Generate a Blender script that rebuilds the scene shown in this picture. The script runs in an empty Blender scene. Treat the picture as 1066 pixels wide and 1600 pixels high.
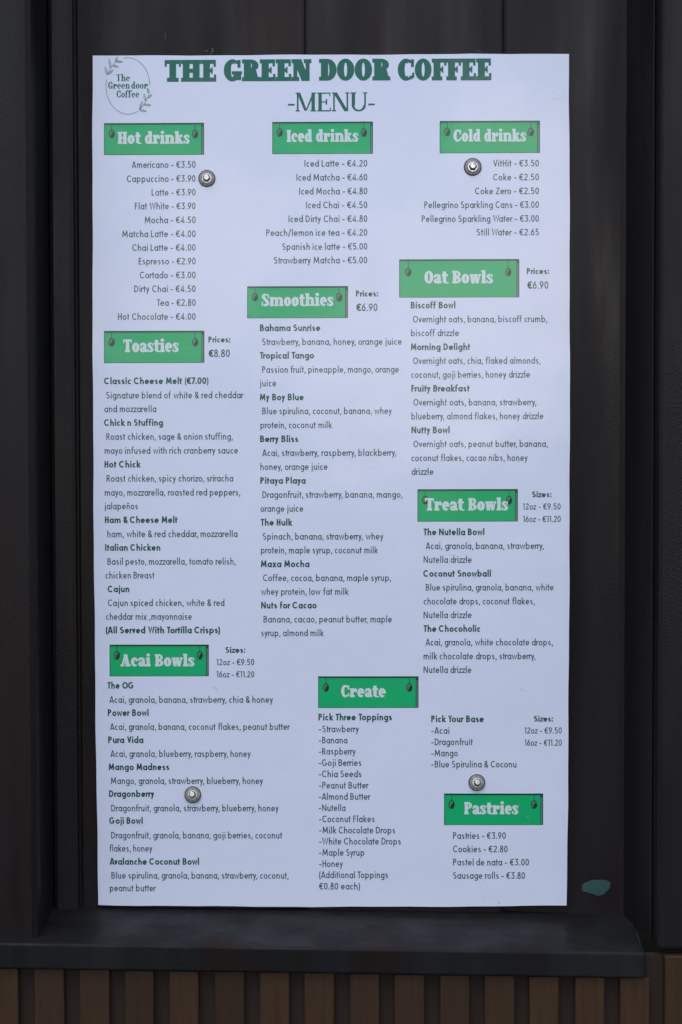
import bpy, math, random
from mathutils import Vector, Matrix

R_ = math.radians
S = bpy.context.scene
COL = S.collection
random.seed(7)

# ---------------------------------------------------------------- camera
CAM = Vector((0.02599534, -1.61320741, 0.01958862))
PITCH, YAW, ROLL = -0.03025532, 0.01003769, 0.00193285
rot = (Matrix.Rotation(YAW, 3, 'Z') @ Matrix.Rotation(PITCH, 3, 'X') @ Matrix.Rotation(ROLL, 3, 'Y'))
RIGHT, FWD, UP = rot.col[0].copy(), rot.col[1].copy(), rot.col[2].copy()
cd = bpy.data.cameras.new('camera')
cam = bpy.data.objects.new('camera', cd)
COL.objects.link(cam)
cam.matrix_world = Matrix(((RIGHT.x, UP.x, -FWD.x, CAM.x), (RIGHT.y, UP.y, -FWD.y, CAM.y),
                           (RIGHT.z, UP.z, -FWD.z, CAM.z), (0, 0, 0, 1)))
cd.sensor_fit = 'VERTICAL'
cd.sensor_height = 36.0
cd.sensor_width = 24.0
FPX = 2462.0                                   # focal length in photo pixels (photo 1066 x 1600)
cd.lens = 36.0 * FPX / 1600.0
cd.clip_start = 0.05
cd.clip_end = 200.0
S.camera = cam

# ---------------------------------------------------------------- world, sun, exposure
SUN_EL, SUN_AZ = 62.0, 205.0                   # azimuth measured clockwise from +Y: high, in front and to the left of the wall
w = bpy.data.worlds.new("World")
S.world = w
w.use_nodes = True
nt = w.node_tree
nt.nodes.clear()
out = nt.nodes.new('ShaderNodeOutputWorld')
bg = nt.nodes.new('ShaderNodeBackground')
sky = nt.nodes.new('ShaderNodeTexSky')
sky.sky_type = 'NISHITA'
sky.sun_disc = False
sky.sun_elevation = R_(SUN_EL)
sky.sun_rotation = R_(SUN_AZ)
sky.dust_density = 2.0
sky.ozone_density = 1.0
bg.inputs['Strength'].default_value = 0.15
tc = nt.nodes.new('ShaderNodeTexCoord')
cn = nt.nodes.new('ShaderNodeTexNoise')
cn.inputs['Scale'].default_value = 4.5
cn.inputs['Detail'].default_value = 5.0
nt.links.new(tc.outputs['Generated'], cn.inputs['Vector'])
cr = nt.nodes.new('ShaderNodeMapRange')
cr.inputs['From Min'].default_value = 0.48
cr.inputs['From Max'].default_value = 0.64
nt.links.new(cn.outputs[0], cr.inputs['Value'])
sx = nt.nodes.new('ShaderNodeSeparateXYZ')
nt.links.new(tc.outputs['Generated'], sx.inputs[0])
up = nt.nodes.new('ShaderNodeMapRange')          # clouds only above the horizon
up.inputs['From Min'].default_value = 0.0
up.inputs['From Max'].default_value = 0.05
nt.links.new(sx.outputs[2], up.inputs['Value'])
mm = nt.nodes.new('ShaderNodeMath')
mm.operation = 'MULTIPLY'
nt.links.new(cr.outputs[0], mm.inputs[0])
nt.links.new(up.outputs[0], mm.inputs[1])
m2 = nt.nodes.new('ShaderNodeMath')
m2.operation = 'MULTIPLY'
m2.inputs[1].default_value = 0.5
nt.links.new(mm.outputs[0], m2.inputs[0])
mix = nt.nodes.new('ShaderNodeMix')
mix.data_type = 'RGBA'
nt.links.new(m2.outputs[0], mix.inputs[0])
nt.links.new(sky.outputs[0], mix.inputs[6])
mix.inputs[7].default_value = (11.0, 10.4, 10.6, 1)
dv = nt.nodes.new('ShaderNodeVectorMath')
dv.operation = 'MULTIPLY_ADD'
n3 = nt.nodes.new('ShaderNodeTexNoise')
n3.inputs['Scale'].default_value = 9.0
n3.inputs['Detail'].default_value = 6.0
nt.links.new(tc.outputs['Generated'], n3.inputs['Vector'])
nt.links.new(n3.outputs[1], dv.inputs[0])
dv.inputs[1].default_value = (0.50, 0.0, 0.50)
nt.links.new(tc.outputs['Generated'], dv.inputs[2])
ds = nt.nodes.new('ShaderNodeVectorMath')
ds.operation = 'DISTANCE'
nt.links.new(dv.outputs[0], ds.inputs[0])
ds.inputs[1].default_value = (0.05 + 0.25, -0.98, 0.17 + 0.25)
cb = nt.nodes.new('ShaderNodeMapRange')
cb.interpolation_type = 'SMOOTHSTEP'
cb.inputs['From Min'].default_value = 0.08
cb.inputs['From Max'].default_value = 0.19
cb.inputs['To Min'].default_value = 1.0
cb.inputs['To Max'].default_value = 0.0
nt.links.new(ds.outputs['Value'], cb.inputs['Value'])
mx2 = nt.nodes.new('ShaderNodeMix')
mx2.data_type = 'RGBA'
nt.links.new(cb.outputs[0], mx2.inputs[0])
nt.links.new(mix.outputs[2], mx2.inputs[6])
mx2.inputs[7].default_value = (27.0, 24.0, 23.0, 1)  # bright warm cloud bank added in the unseen sky for glare on the board
nt.links.new(mx2.outputs[2], bg.inputs['Color'])
nt.links.new(bg.outputs[0], out.inputs[0])

sl = bpy.data.lights.new('sun', 'SUN')
sl.energy = 0.5
sl.angle = R_(40)
sl.color = (1.0, 0.95, 0.88)
sun = bpy.data.objects.new('sun', sl)
COL.objects.link(sun)
sd = Vector((math.sin(R_(SUN_AZ)) * math.cos(R_(SUN_EL)), math.cos(R_(SUN_AZ)) * math.cos(R_(SUN_EL)), math.sin(R_(SUN_EL))))
sun.location = sd * 5
sun.rotation_euler = (-sd).to_track_quat('-Z', 'Y').to_euler()

S.view_settings.view_transform = 'Standard'
S.view_settings.look = 'None'
S.view_settings.gamma = 1.0
S.view_settings.use_curve_mapping = False
S.view_settings.exposure = 0.40


# ---------------------------------------------------------------- helpers
def hit(px, py, y=0.0):
    """the point of the vertical plane at depth y that a photo pixel shows"""
    d = FWD + RIGHT * ((px - 533.0) / FPX) + UP * ((800.0 - py) / FPX)
    return CAM + d * ((y - CAM.y) / d.y)


BW, BH, BOW = 0.4836, 0.8707, 0.013            # board width, height, bow added so the upper sheet catches more light


def bow(z):
    return -BOW * (1 - (2 * z / BH) ** 2)


def onboard(px, py):
    p = hit(px, py, 0.0)
    for _ in range(4):
        p = hit(px, py, bow(p.z))
    return p.x, p.z


def new_obj(name, me, mat=None, parent=None, label=None):
    o = bpy.data.objects.new(name, me)
    COL.objects.link(o)
    if mat is not None:
        me.materials.append(mat)
    if parent is not None:
        o.parent = parent
    if label:
        o['label'] = label
    return o


def empty(name, loc=(0, 0, 0)):
    o = bpy.data.objects.new(name, None)
    o.empty_display_size = 0.02
    o.location = loc
    COL.objects.link(o)
    return o


def tag(o, label, cat, group=None):
    o['label'] = label
    o['category'] = cat
    if group:
        o['group'] = group


def mesh(name, vs, fs, smooth=False):
    me = bpy.data.meshes.new(name)
    me.from_pydata(vs, [], fs)
    me.update()
    if smooth:
        for p in me.polygons:
            p.use_smooth = True
    return me


def bevel(o, width, seg=2):
    b = o.modifiers.new('bevel', 'BEVEL')
    b.width = width
    b.segments = seg
    b.limit_method = 'ANGLE'
    return o


class MB:
    def __init__(self):
        self.v, self.f = [], []

    def box(self, x0, x1, y0, y1, z0, z1):
        b = len(self.v)
        self.v += [(x, y, z) for z in (z0, z1) for y in (y0, y1) for x in (x0, x1)]
        self.f += [tuple(b + i for i in q) for q in
                   ((0, 2, 3, 1), (4, 5, 7, 6), (0, 1, 5, 4), (2, 6, 7, 3), (0, 4, 6, 2), (1, 3, 7, 5))]

    def build(self, name, mat=None, parent=None, label=None, smooth=False):
        return new_obj(name, mesh(name, self.v, self.f, smooth), mat, parent, label)


# ---------------------------------------------------------------- materials
def material(name, base, rough=0.5, spec=0.5, metal=0.0, coat=0.0):
    m = bpy.data.materials.new(name)
    m.use_nodes = True
    b = m.node_tree.nodes['Principled BSDF']
    b.inputs['Base Color'].default_value = (*base, 1)
    b.inputs['Roughness'].default_value = rough
    b.inputs['Specular IOR Level'].default_value = spec
    b.inputs['Metallic'].default_value = metal
    b.inputs['Coat Weight'].default_value = coat
    return m, m.node_tree, b


def coords(t, scale=(1, 1, 1), kind='Object'):
    tc = t.nodes.new('ShaderNodeTexCoord')
    mp = t.nodes.new('ShaderNodeMapping')
    mp.inputs['Scale'].default_value = scale
    t.links.new(tc.outputs[kind], mp.inputs[0])
    return mp.outputs[0]


def noise(t, vec, scale, detail=3, rough=0.5):
    n = t.nodes.new('ShaderNodeTexNoise')
    n.inputs['Scale'].default_value = scale
    n.inputs['Detail'].default_value = detail
    n.inputs['Roughness'].default_value = rough
    t.links.new(vec, n.inputs['Vector'])
    return n.outputs[0]


def ramp(t, val, stops):
    r = t.nodes.new('ShaderNodeValToRGB')
    e = r.color_ramp.elements
    while len(e) < len(stops):
        e.new(0.5)
    for i, (p, c) in enumerate(stops):
        e[i].position = p
        e[i].color = (c[0], c[1], c[2], 1) if not isinstance(c, (int, float)) else (c, c, c, 1)
    t.links.new(val, r.inputs[0])
    return r.outputs[0]


def bump(t, b, vals, prev=None):
    for val, strength, dist in vals:
        n = t.nodes.new('ShaderNodeBump')
        n.inputs['Strength'].default_value = strength
        n.inputs['Distance'].default_value = dist
        t.links.new(val, n.inputs['Height'])
        if prev is not None:
            t.links.new(prev, n.inputs['Normal'])
        prev = n.outputs[0]
    t.links.new(prev, b.inputs['Normal'])
    return prev


COAT = 0.42


def film_bump(t, b):
    """the slightly uneven laminate over the print"""
    c = coords(t)
    n_ = bump(t, b, [(noise(t, c, 5, 2), 0.35, 0.01), (noise(t, c, 260, 2), 0.10, 0.0006)])
    t.links.new(n_, b.inputs['Coat Normal'])


def print_mat(name, base, rough=0.3):
    m, t, b = material(name, base, rough, 0.2)
    b.inputs['Coat Weight'].default_value = COAT
    b.inputs['Coat Roughness'].default_value = 0.07
    film_bump(t, b)
    return m


M = {}
M['paper'], t, b = material('laminated white print', (0.70, 0.745, 0.87), 0.3, 0.2, 0.0, COAT)
b.inputs['Coat Roughness'].default_value = 0.07
film_bump(t, b)
c = coords(t)
t.links.new(ramp(t, noise(t, c, 60, 4), [(0.3, (0.645, 0.715, 0.885)), (0.75, (0.665, 0.735, 0.90))]), b.inputs['Base Color'])
M['ink'] = print_mat('dark green ink', (0.020, 0.085, 0.073))
M['ink_bold'] = print_mat('bold green ink', (0.002, 0.095, 0.052))
M['ink_title'] = print_mat('title green ink', (0.001, 0.125, 0.082))
M['ink_logo'] = print_mat('logo green ink', (0.008, 0.17, 0.11))
M['ink_logo_line'] = print_mat('logo line ink', (0.13, 0.25, 0.25))
M['banner'] = print_mat('banner green ink', (0.008, 0.42, 0.150))
M['banner_dark'] = print_mat('banner edge ink', (0.012, 0.06, 0.05))
M['banner_strip'] = print_mat('banner strip ink', (0.14, 0.24, 0.20))
M['bean_dark'] = print_mat('pendant dark ink', (0.018, 0.05, 0.032))
M['bean_light'] = print_mat('pendant light ink', (0.10, 0.22, 0.15))
M['white_ink'] = print_mat('pale lettering ink', (0.62, 0.72, 0.76))

# satin charcoal paint on old sheet steel
def paint(name, seed, base0, base1, spec=0.2):
    m, t, b = material(name, base0, 0.4, spec)
    c = coords(t, (1, 1, 1))
    cs = coords(t, (1, 1, 0.12))
    dust = ramp(t, noise(t, c, 150 + 20 * seed, 6, 0.75), [(0.60, 0.0), (0.80, 0.55)])
    mx = t.nodes.new('ShaderNodeMix')
    mx.data_type = 'RGBA'
    t.links.new(dust, mx.inputs[0])
    t.links.new(ramp(t, noise(t, coords(t, (1, 1, 0.07)), 13 + seed, 6, 0.6), [(0.32, (0.0125, 0.0080, 0.0072)), (0.46, base0), (0.66, base1)]), mx.inputs[6])  # brown and bluish streaks in the base colour stand in for hazy reflections
    mx.inputs[7].default_value = (0.045, 0.042, 0.040, 1)
    t.links.new(mx.outputs[2], b.inputs['Base Color'])
    t.links.new(ramp(t, noise(t, cs, 22, 4), [(0.32, 0.28), (0.68, 0.6)]), b.inputs['Roughness'])
    blot = ramp(t, noise(t, c, 3.5, 3), [(0.45, 0.0), (0.66, 1.0)])
    grain = noise(t, c, 420, 3, 0.6)
    mul = t.nodes.new('ShaderNodeMath')
    mul.operation = 'MULTIPLY'
    t.links.new(blot, mul.inputs[0])
    t.links.new(grain, mul.inputs[1])
    bump(t, b, [(noise(t, coords(t, (1, 1, 0.18)), 11, 3), 0.55, 0.007), (mul.outputs[0], 0.38, 0.0014)])
    return m


M['paint'] = paint('charcoal steel paint', 0, (0.0085, 0.0068, 0.0078), (0.0115, 0.0122, 0.0138))
M['rail_paint'] = paint('charcoal ledge paint', 3, (0.010, 0.011, 0.0125), (0.016, 0.0165, 0.018), 0.1)

M['wood'], t, b = material('dark stained timber', (0.10, 0.06, 0.035), 0.6, 0.3)
oi = t.nodes.new('ShaderNodeObjectInfo')
cw = coords(t, (1, 1, 0.05))
add = t.nodes.new('ShaderNodeVectorMath')
add.operation = 'ADD'
t.links.new(cw, add.inputs[0])
t.links.new(oi.outputs['Random'], add.inputs[1])
g = noise(t, add.outputs[0], 260, 5, 0.65)
hs = t.nodes.new('ShaderNodeHueSaturation')
mr = t.nodes.new('ShaderNodeMapRange')
mr.inputs['To Min'].default_value = 0.68
mr.inputs['To Max'].default_value = 1.12
t.links.new(oi.outputs['Random'], mr.inputs['Value'])
t.links.new(mr.outputs[0], hs.inputs['Value'])
t.links.new(ramp(t, g, [(0.3, (0.030, 0.0145, 0.0064)), (0.7, (0.047, 0.0235, 0.0094))]), hs.inputs['Color'])
t.links.new(hs.outputs[0], b.inputs['Base Color'])
bump(t, b, [(g, 0.4, 0.0008)])
M['wood_back'], t, b = material('near black backing board', (0.028, 0.019, 0.0155), 0.8, 0.2)

M['steel'], t, b = material('weathered zinc steel', (0.42, 0.42, 0.41), 0.55, 0.5, 0.6)
c = coords(t)
t.links.new(ramp(t, noise(t, c, 420, 4), [(0.3, (0.20, 0.195, 0.185)), (0.7, (0.38, 0.38, 0.365))]), b.inputs['Base Color'])
M['head'], t, b = material('bright zinc steel', (0.50, 0.51, 0.50), 0.3, 0.5, 1.0)
M['steel_dark'], t, b = material('grey zinc steel', (0.10, 0.105, 0.105), 0.4, 0.5, 0.8)
M['rubber'], t, b = material('dark rubber seal', (0.03, 0.03, 0.032), 0.6, 0.4)
M['teal'], t, b = material('teal undercoat', (0.018, 0.070, 0.066), 0.55, 0.4)
M['scratch'], t, b = material('pale scratch in paint', (0.11, 0.11, 0.12), 0.6, 0.3)
M['dirt'], t, b = material('grey scuff on laminate', (0.40, 0.43, 0.50), 0.5, 0.4)
M['smear'], t, b = material('dried splash on laminate', (0.68, 0.755, 0.88), 0.5, 0.5)

# ---------------------------------------------------------------- the steel wall: a recess between two raised panels
PY = 0.006          # depth of the recess sheet
OY = -0.070         # depth of the raised panels


def wx(px, y, py=700):
    return hit(px, py, y).x


LEFTX, RIGHTX, TOPZ = -1.5, 1.5, 1.15
prof = [(LEFTX, OY), (wx(44, OY), OY), (wx(53, OY + .002), OY + .003), (wx(58, -.060), -.060), (wx(79.5, PY - .004), PY - .004),
        (wx(81, PY - .008), PY - .008), (wx(86, PY - .009), PY - .009), (wx(112, PY - .007), PY - .007), (wx(117.5, PY - .006), PY - .006), (wx(119.5, PY + .002), PY + .002),
        (wx(123, PY + .002), PY + .002), (wx(126, PY), PY),
        (wx(370, PY), PY), (wx(380, PY + .0008), PY + .0008), (wx(473, PY + .004), PY + .004), (wx(477, PY + .003), PY + .003), (wx(480, PY + .0006), PY + .0006), (wx(484, PY), PY),
        (wx(780, PY), PY), (wx(784, PY + .0006), PY + .0006), (wx(787, PY + .003), PY + .003), (wx(791, PY + .004), PY + .004), (wx(880, PY + .0008), PY + .0008), (wx(890, PY), PY),
        (wx(968, PY), PY), (wx(977, PY - .003), PY - .003), (wx(1016, -.046), -.046), (wx(1018.5, -.049), -.049), (wx(1021, -.049), -.049),
        (wx(1022.5, -.047), -.047), (wx(1029, -.064), -.064), (wx(1035, OY), OY), (RIGHTX, OY)]
RAIL_SLOPE = math.tan(R_(0.85))


def lowz(x):        # the lower edge of the sheet
    return -0.452 if x < 0.36 else -0.43


nz = 40
xl_panel = wx(1031, OY - .004)
vs, fs = [], []
for j in range(nz + 1):
    for (x, y) in prof:
        z = lowz(x) + (TOPZ - lowz(x)) * j / nz
        vs.append((x, y, z))
n = len(prof)
for j in range(nz):
    for i in range(n - 1):
        a = j * n + i
        fs.append((a, a + 1, a + n + 1, a + n))
wall_me = mesh('container_wall', vs, fs)
wall = new_obj('container_wall', wall_me, M['paint'])
tag(wall, 'charcoal painted ribbed steel wall behind the white menu board', 'wall')

# the bare teal patch where the charcoal paint has flaked off, lower right of the board
ch = [(909, 1391), (910, 1384), (913, 1379.5), (919, 1377.5), (922, 1376.5), (927, 1374.2), (936, 1375), (945, 1374.6), (951, 1377), (955.5, 1379.5),
      (953.5, 1382), (954, 1386), (950, 1391), (946, 1395.5), (940, 1398.5), (934, 1399.5), (928, 1397.5), (919, 1394.5), (912, 1393)]
rag = []
for i, p in enumerate(ch):
    q = ch[(i + 1) % len(ch)]
    for f in (0, .25, .5, .75):
        rag.append((p[0] + (q[0] - p[0]) * f + random.uniform(-.55, .55), p[1] + (q[1] - p[1]) * f + random.uniform(-.45, .45)))
ch = rag
o = new_obj('paint_chip', mesh('paint_chip', [tuple(hit(x, y, PY - .0006)) for x, y in ch] + [tuple(hit(932, 1387, PY - .0008))],
            [(i, (i + 1) % len(ch), len(ch)) for i in range(len(ch))]), M['teal'], wall, 'patch of bare teal undercoat beside the lower right corner of the board')


def ribbon_px(pts, wpx, y):
    vs, fs = [], []
    for i, (x, yy) in enumerate(pts):
        a = pts[max(i - 1, 0)]
        c = pts[min(i + 1, len(pts) - 1)]
        dx, dy = c[0] - a[0], c[1] - a[1]
        l = math.hypot(dx, dy) or 1
        ww = wpx * (0.35 if i in (0, len(pts) - 1) else 1) / 2
        vs += [tuple(hit(x - dy / l * ww, yy + dx / l * ww, y)), tuple(hit(x + dy / l * ww, yy - dx / l * ww, y))]
    fs = [(2 * i, 2 * i + 1, 2 * i + 3, 2 * i + 2) for i in range(len(pts) - 1)]
    return vs, fs


def multi_ribbons(name, items, y, mat, parent, label=None):
    V, F = [], []
    for pts, wp in items:
        v, f = ribbon_px(pts, wp, y)
        F += [tuple(i + len(V) for i in q) for q in f]
        V += v
        y -= 0.00005
    return new_obj(name, mesh(name, V, F), mat, parent, label)


multi_ribbons('scratch', [([(329, 84), (331.5, 81.5), (333, 79), (332.5, 76.5), (330, 75.5)], 1.7),
                          ([(319, 78), (321, 80), (324, 80), (326, 77)], 0.9), ([(257.5, 50), (258.5, 56), (259, 63)], 0.8),
                          ([(745, 82), (747, 79), (751, 80), (753, 83)], 0.6), ([(925, 1449), (930, 1448.5), (934, 1450)], 1.0)],
              PY - .0035, M['scratch'], wall)

# ---------------------------------------------------------------- the ledge (lower side rail)
RY = -0.082
pz0 = hit(0, 1474, RY)
pz1 = hit(980, 1488.5, RY)


def rail_top(x, y):
    zf = pz0.z + (pz1.z - pz0.z) * (x - pz0.x) / (pz1.x - pz0.x)
    t_ = (y - RY) / (PY - RY)
    return zf + 0.013 * t_


RH = hit(500, 1482, RY).z - hit(500, 1522.5, RY).z
xr = wx(1009, RY, 1500)
vs, fs = [], []
NX = 40
for i in range(NX + 1):
    x = LEFTX + (xr - LEFTX) * i / NX
    yb = PY + .02
    vs += [(x, RY, rail_top(x, RY) - RH), (x, RY, rail_top(x, RY)), (x, yb, rail_top(x, yb)), (x, yb, rail_top(x, RY) - RH)]
for i in range(NX):
    a = 4 * i
    for k in range(4):
        fs.append((a + k, a + (k + 1) % 4, a + 4 + (k + 1) % 4, a + 4 + k))
fs += [(3, 2, 1, 0), tuple(4 * NX + k for k in range(4))]
rail = new_obj('steel_ledge', mesh('steel_ledge', vs, fs), M['rail_paint'])
bevel(rail, 0.0025, 3)
tag(rail, 'charcoal steel ledge running below the menu board, above the timber slats', 'ledge')

# the raised panel right of the board ends above the slats with a rounded lip
mb = MB()
xl = wx(1031, OY - .004)
zl = hit(1045, 1486, OY).z
mb.box(xl, RIGHTX, OY - .0035, OY + .05, zl, TOPZ)
rp = mb.build('raised_steel_wall', M['paint'])
bevel(rp, 0.006, 4)
tag(rp, 'raised charcoal steel panel at the right edge, right of the dark groove', 'wall panel')

# ---------------------------------------------------------------- timber slats
clad = empty('slat_cladding', (0, -0.06, -0.80))
tag(clad, 'dark brown vertical timber slats with gaps, below the steel ledge', 'cladding')
SY = -0.076


def rel(o):
    o.matrix_parent_inverse = Matrix.Translation(-clad.location)
    return o


mb = MB()
mb.box(LEFTX, RIGHTX, -0.0665, -0.058, -0.86, -0.47 + .0)
# backing kept below the ledge's underside
for i, v in enumerate(mb.v):
    if v[2] > -0.5:
        mb.v[i] = (v[0], v[1], hit(1066, 1492, -0.066).z)
rel(mb.build('backing', M['wood_back'], clad))
xs = []
p0 = 6.8 - 70.35 * 9
for k in range(34):
    xs.append((p0 + 70.35 * k - 23, p0 + 70.35 * k + 23))
for x0, x1 in xs:
    x0 += random.uniform(-.8, .8)
    x1 += random.uniform(-.8, .8)
    a, c = wx(x0, SY, 1560), wx(x1, SY, 1560)
    top = hit(1045, 1494, SY).z if x0 > 1012 else rail_top((a + c) / 2, RY) - RH - .0012 - abs(RAIL_SLOPE) * (c - a) / 2
    m_ = MB()
    m_.box(a, c, SY + random.uniform(-.0008, .0008), -0.067, -0.86, top)
    so = rel(m_.build('slat', M['wood'], clad))
    bevel(so, 0.0012, 2)

# ---------------------------------------------------------------- the menu board panel
board = empty('menu_board', (0, 0, -BH / 2))
tag(board, 'white laminated cafe menu board with green headings, bolted to the dark steel wall', 'menu board')
BINV = Matrix.Translation(-board.location)


def bpart(name, me, mat, parent=None, label=None):
    o = new_obj(name, me, mat, board if parent is None else parent, label)
    if parent is None:
        o.matrix_parent_inverse = BINV
    return o


TH = 0.003
nu, nv = 24, 72
V, F = [], []
for side in (0, 1):
    for j in range(nv + 1):
        for i in range(nu + 1):
            u = -BW / 2 + BW * i / nu
            zb = -BH / 2 - 0.0016 * (1 - (2 * u / BW) ** 2)
            v = zb + (BH / 2 - zb) * j / nv
            if i in (0, nu):
                u += .00022 * math.sin(v * 31 + i) + .00015 * math.sin(v * 83 + 2 * i)
            if j in (0, nv):
                v += .00025 * math.sin(u * 37 + j) + .00018 * math.sin(u * 97)
            V.append((u, bow(v) + TH * side, v))
nn = (nu + 1) * (nv + 1)
for j in range(nv):
    for i in range(nu):
        a = j * (nu + 1) + i
        F.append((a, a + 1, a + nu + 2, a + nu + 1))
        F.append((nn + a, nn + a + nu + 1, nn + a + nu + 2, nn + a + 1))
edge = [i for i in range(nu + 1)] + [j * (nu + 1) + nu for j in range(1, nv + 1)] + \
       [nv * (nu + 1) + i for i in range(nu - 1, -1, -1)] + [j * (nu + 1) for j in range(nv - 1, 0, -1)]
for k in range(len(edge)):
    a, c = edge[k], edge[(k + 1) % len(edge)]
    F.append((a, nn + a, nn + c, c))
me = mesh('panel', V, F)
panel = bpart('panel', me, M['paper'])
for p in me.polygons:
    p.use_smooth = False
INK = 0.00012       # the print sits a hair in front of the panel
STEP = 0.000018


class Print:
    """collects flat ink shapes in board coordinates and lays them on the bowed panel"""

    def __init__(self, base=INK):
        self.v, self.f, self.base = [], [], base

    def strip(self, quads, k=0):
        for q in quads:
            b = len(self.v)
            self.v += [(u, bow(v) - self.base - STEP * k, v) for u, v in q]
            self.f.append(tuple(range(b, b + len(q))))

    def build(self, name, mat, parent=None, label=None):
        me = mesh(name, self.v, self.f)
        # make every face look out of the board
        flip = [p.index for p in me.polygons if p.normal.y > 0]
        if flip:
            fl = set(flip)
            me2 = mesh(name, self.v, [tuple(reversed(f)) if i in fl else f for i, f in enumerate(self.f)])
            bpy.data.meshes.remove(me)
            me = me2
        return bpart(name, me, mat, parent, label)


# ---------------------------------------------------------------- lettering: a geometric sans drawn with a round pen
def ell(cx, cy, rx, ry, a0, a1, n=None):
    n = n or max(4, int(abs(a1 - a0) / 22))
    return [(cx + rx * math.cos(R_(a0 + (a1 - a0) * i / n)), cy + ry * math.sin(R_(a0 + (a1 - a0) * i / n))) for i in range(n + 1)]


X_, A_, D_ = .69, 1.07, -.29


def sans(c, h, bold):
    k = 1.13 if bold else 1.0
    X, A, D = X_, A_, D_
    o = .57 * k
    def bowl(w=o):
        return ell(w / 2, X / 2, w / 2 - h, X / 2 - h, 0, 360)
    def arch(x0, x1, ry=.25):
        return ell((x0 + x1) / 2, X - h - ry, (x1 - x0) / 2, ry, 180, 0) + [(x1, 0)]
    def dot(x):
        s = h * 1.15
        return [(x, A - .06 - 2 * s), (x, A - .06)]
    nw = .50 * k
    if c == 'a': return [bowl(), [(o - h, 0), (o - h, X)]], o
    if c == 'b': return [bowl(), [(h, 0), (h, A)]], o
    if c == 'c': return [ell(.5 * k / 2 + .02, X / 2, .52 * k / 2 - h, X / 2 - h, 48, 312)], .47 * k
    if c == 'd': return [bowl(), [(o - h, 0), (o - h, A)]], o
    if c == 'e': return [ell(o / 2, X / 2, o / 2 - h, X / 2 - h, 0, 318), [(2 * h * .9, X / 2), (o - h * .3, X / 2)]], o
    if c == 'f': return [[(.15, 0), (.15, A - .24)] + ell(.36, A - .24, .21, .26 - h, 180, 80)[1:], [(.02, X - h), (.33 * k, X - h)]], .37 * k
    if c == 'g': return [bowl(), [(o - h, X), (o - h, D + .22)] + ell(o / 2, D + .22, o / 2 - h, .22 - h, 0, -150)[1:]], o
    if c == 'h': return [[(h, 0), (h, A)], arch(h, nw - h)], nw
    if c == 'i': return [[(h, 0), (h, X)], dot(h)], 2 * h
    if c == 'j': return [[(.10, X), (.10, D + .13)] + ell(-.04, D + .13, .14, .13 - h, 0, -80)[1:], dot(.10)], .10 + h
    if c == 'k': return [[(h, 0), (h, A)], [(.43 * k, X), (h * 1.2, .26)], [(.17, .38), (.46 * k, 0)]], .46 * k
    if c == 'l': return [[(h, 0), (h, A)]], 2 * h
    if c == 'm': 
        mw = .80 * k
        return [[(h, 0), (h, X)], arch(h, mw / 2, .22), arch(mw / 2, mw - h, .22)], mw
    if c in 'nñ':
        s = [[(h, 0), (h, X)], arch(h, nw - h)]
        if c == 'ñ': s.append([(.08, .86), (.17, .93), (.30, .86), (.40, .93)])
        return s, nw
    if c == 'o': return [bowl()], o
    if c == 'p': return [bowl(), [(h, D), (h, X)]], o
    if c == 'q': return [bowl(), [(o - h, D), (o - h, X)]], o
    if c == 'r': return [[(h, 0), (h, X)], ell(h + .22, X - h - .25, .22, .25, 180, 75)], .30 * k
    if c in 'sS':
        H = X if c == 's' else 1.0
        ww = (.40 if c == 's' else .52) * k
        T = H - 2 * h
        r1, r2 = T * .235, T * .265
        cx = ww / 2
        return [ell(cx, H - h - r1, (ww / 2 - h) * .95, r1, 38, 270) + ell(cx, h + r2, ww / 2 - h, r2, 90, -145)[1:]], ww
    if c == 't': return [[(.16, 0), (.16, .92)], [(0, X - h), (.33 * k, X - h)]], .33 * k
    if c == 'u': return [[(h, X), (h, .26)] + ell(nw / 2, h + .25, nw / 2 - h, .25, 180, 360)[1:], [(nw - h, 0), (nw - h, X)]], nw
    if c == 'v': return [[(h, X), (.25, h * .6)], [(.25, h * .6), (.50 - h, X)]], .50
    if c == 'w': return [[(h, X), (.23, h * .6), (.40, X - h), (.57, h * .6), (.80 - h, X)]], .80
    if c == 'x': return [[(h, X), (.52 * k - h, 0)], [(.52 * k - h, X), (h, 0)]], .52 * k
    if c == 'y': return [[(h, X), (.26, .05)], [(.50 - h, X), (.13, D)]], .50
    if c == 'z': return [[(.02, X - h), (.44 * k, X - h), (.05, h), (.46 * k, h)]], .46 * k
    aw = .68 if not bold else .76
    if c == 'A': return [[(h * .95, 0), (aw / 2 - h * .25, 1)], [(aw / 2 + h * .25, 1), (aw - h * .95, 0)], [(.17, .26), (aw - .17, .26)]], aw
    if c == 'B':
        return [[(h, 0), (h, 1)], [(h, 1 - h), (.24, 1 - h)] + ell(.24, .76 - h / 2 + .01, .23 * k - h / 2, .24 - h / 2, 90, -90)[1:] + [(h, .53)],
                [(.24, .53)] + ell(.26, .265 + h / 2, .26 * k - h / 2, .265 - h / 2, 90, -90)[1:] + [(h, h)]], .54 * k
    if c == 'C': return [ell(.38, .5, .38 * k - h, .5 - h, 46, 314)], .68 * k
    if c == 'D': return [[(h, 0), (h, 1)], [(h, 1 - h), (.2, 1 - h)] + ell(.2, .5, .42 * k - h, .5 - h, 90, -90)[1:] + [(h, h)]], .62 * k
    if c == 'E': return [[(h, 0), (h, 1)], [(h, 1 - h), (.44, 1 - h)], [(h, .52), (.41, .52)], [(h, h), (.44, h)]], .44
    if c == 'F': return [[(h, 0), (h, 1)], [(h, 1 - h), (.42, 1 - h)], [(h, .52), (.39, .52)]], .42
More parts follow.
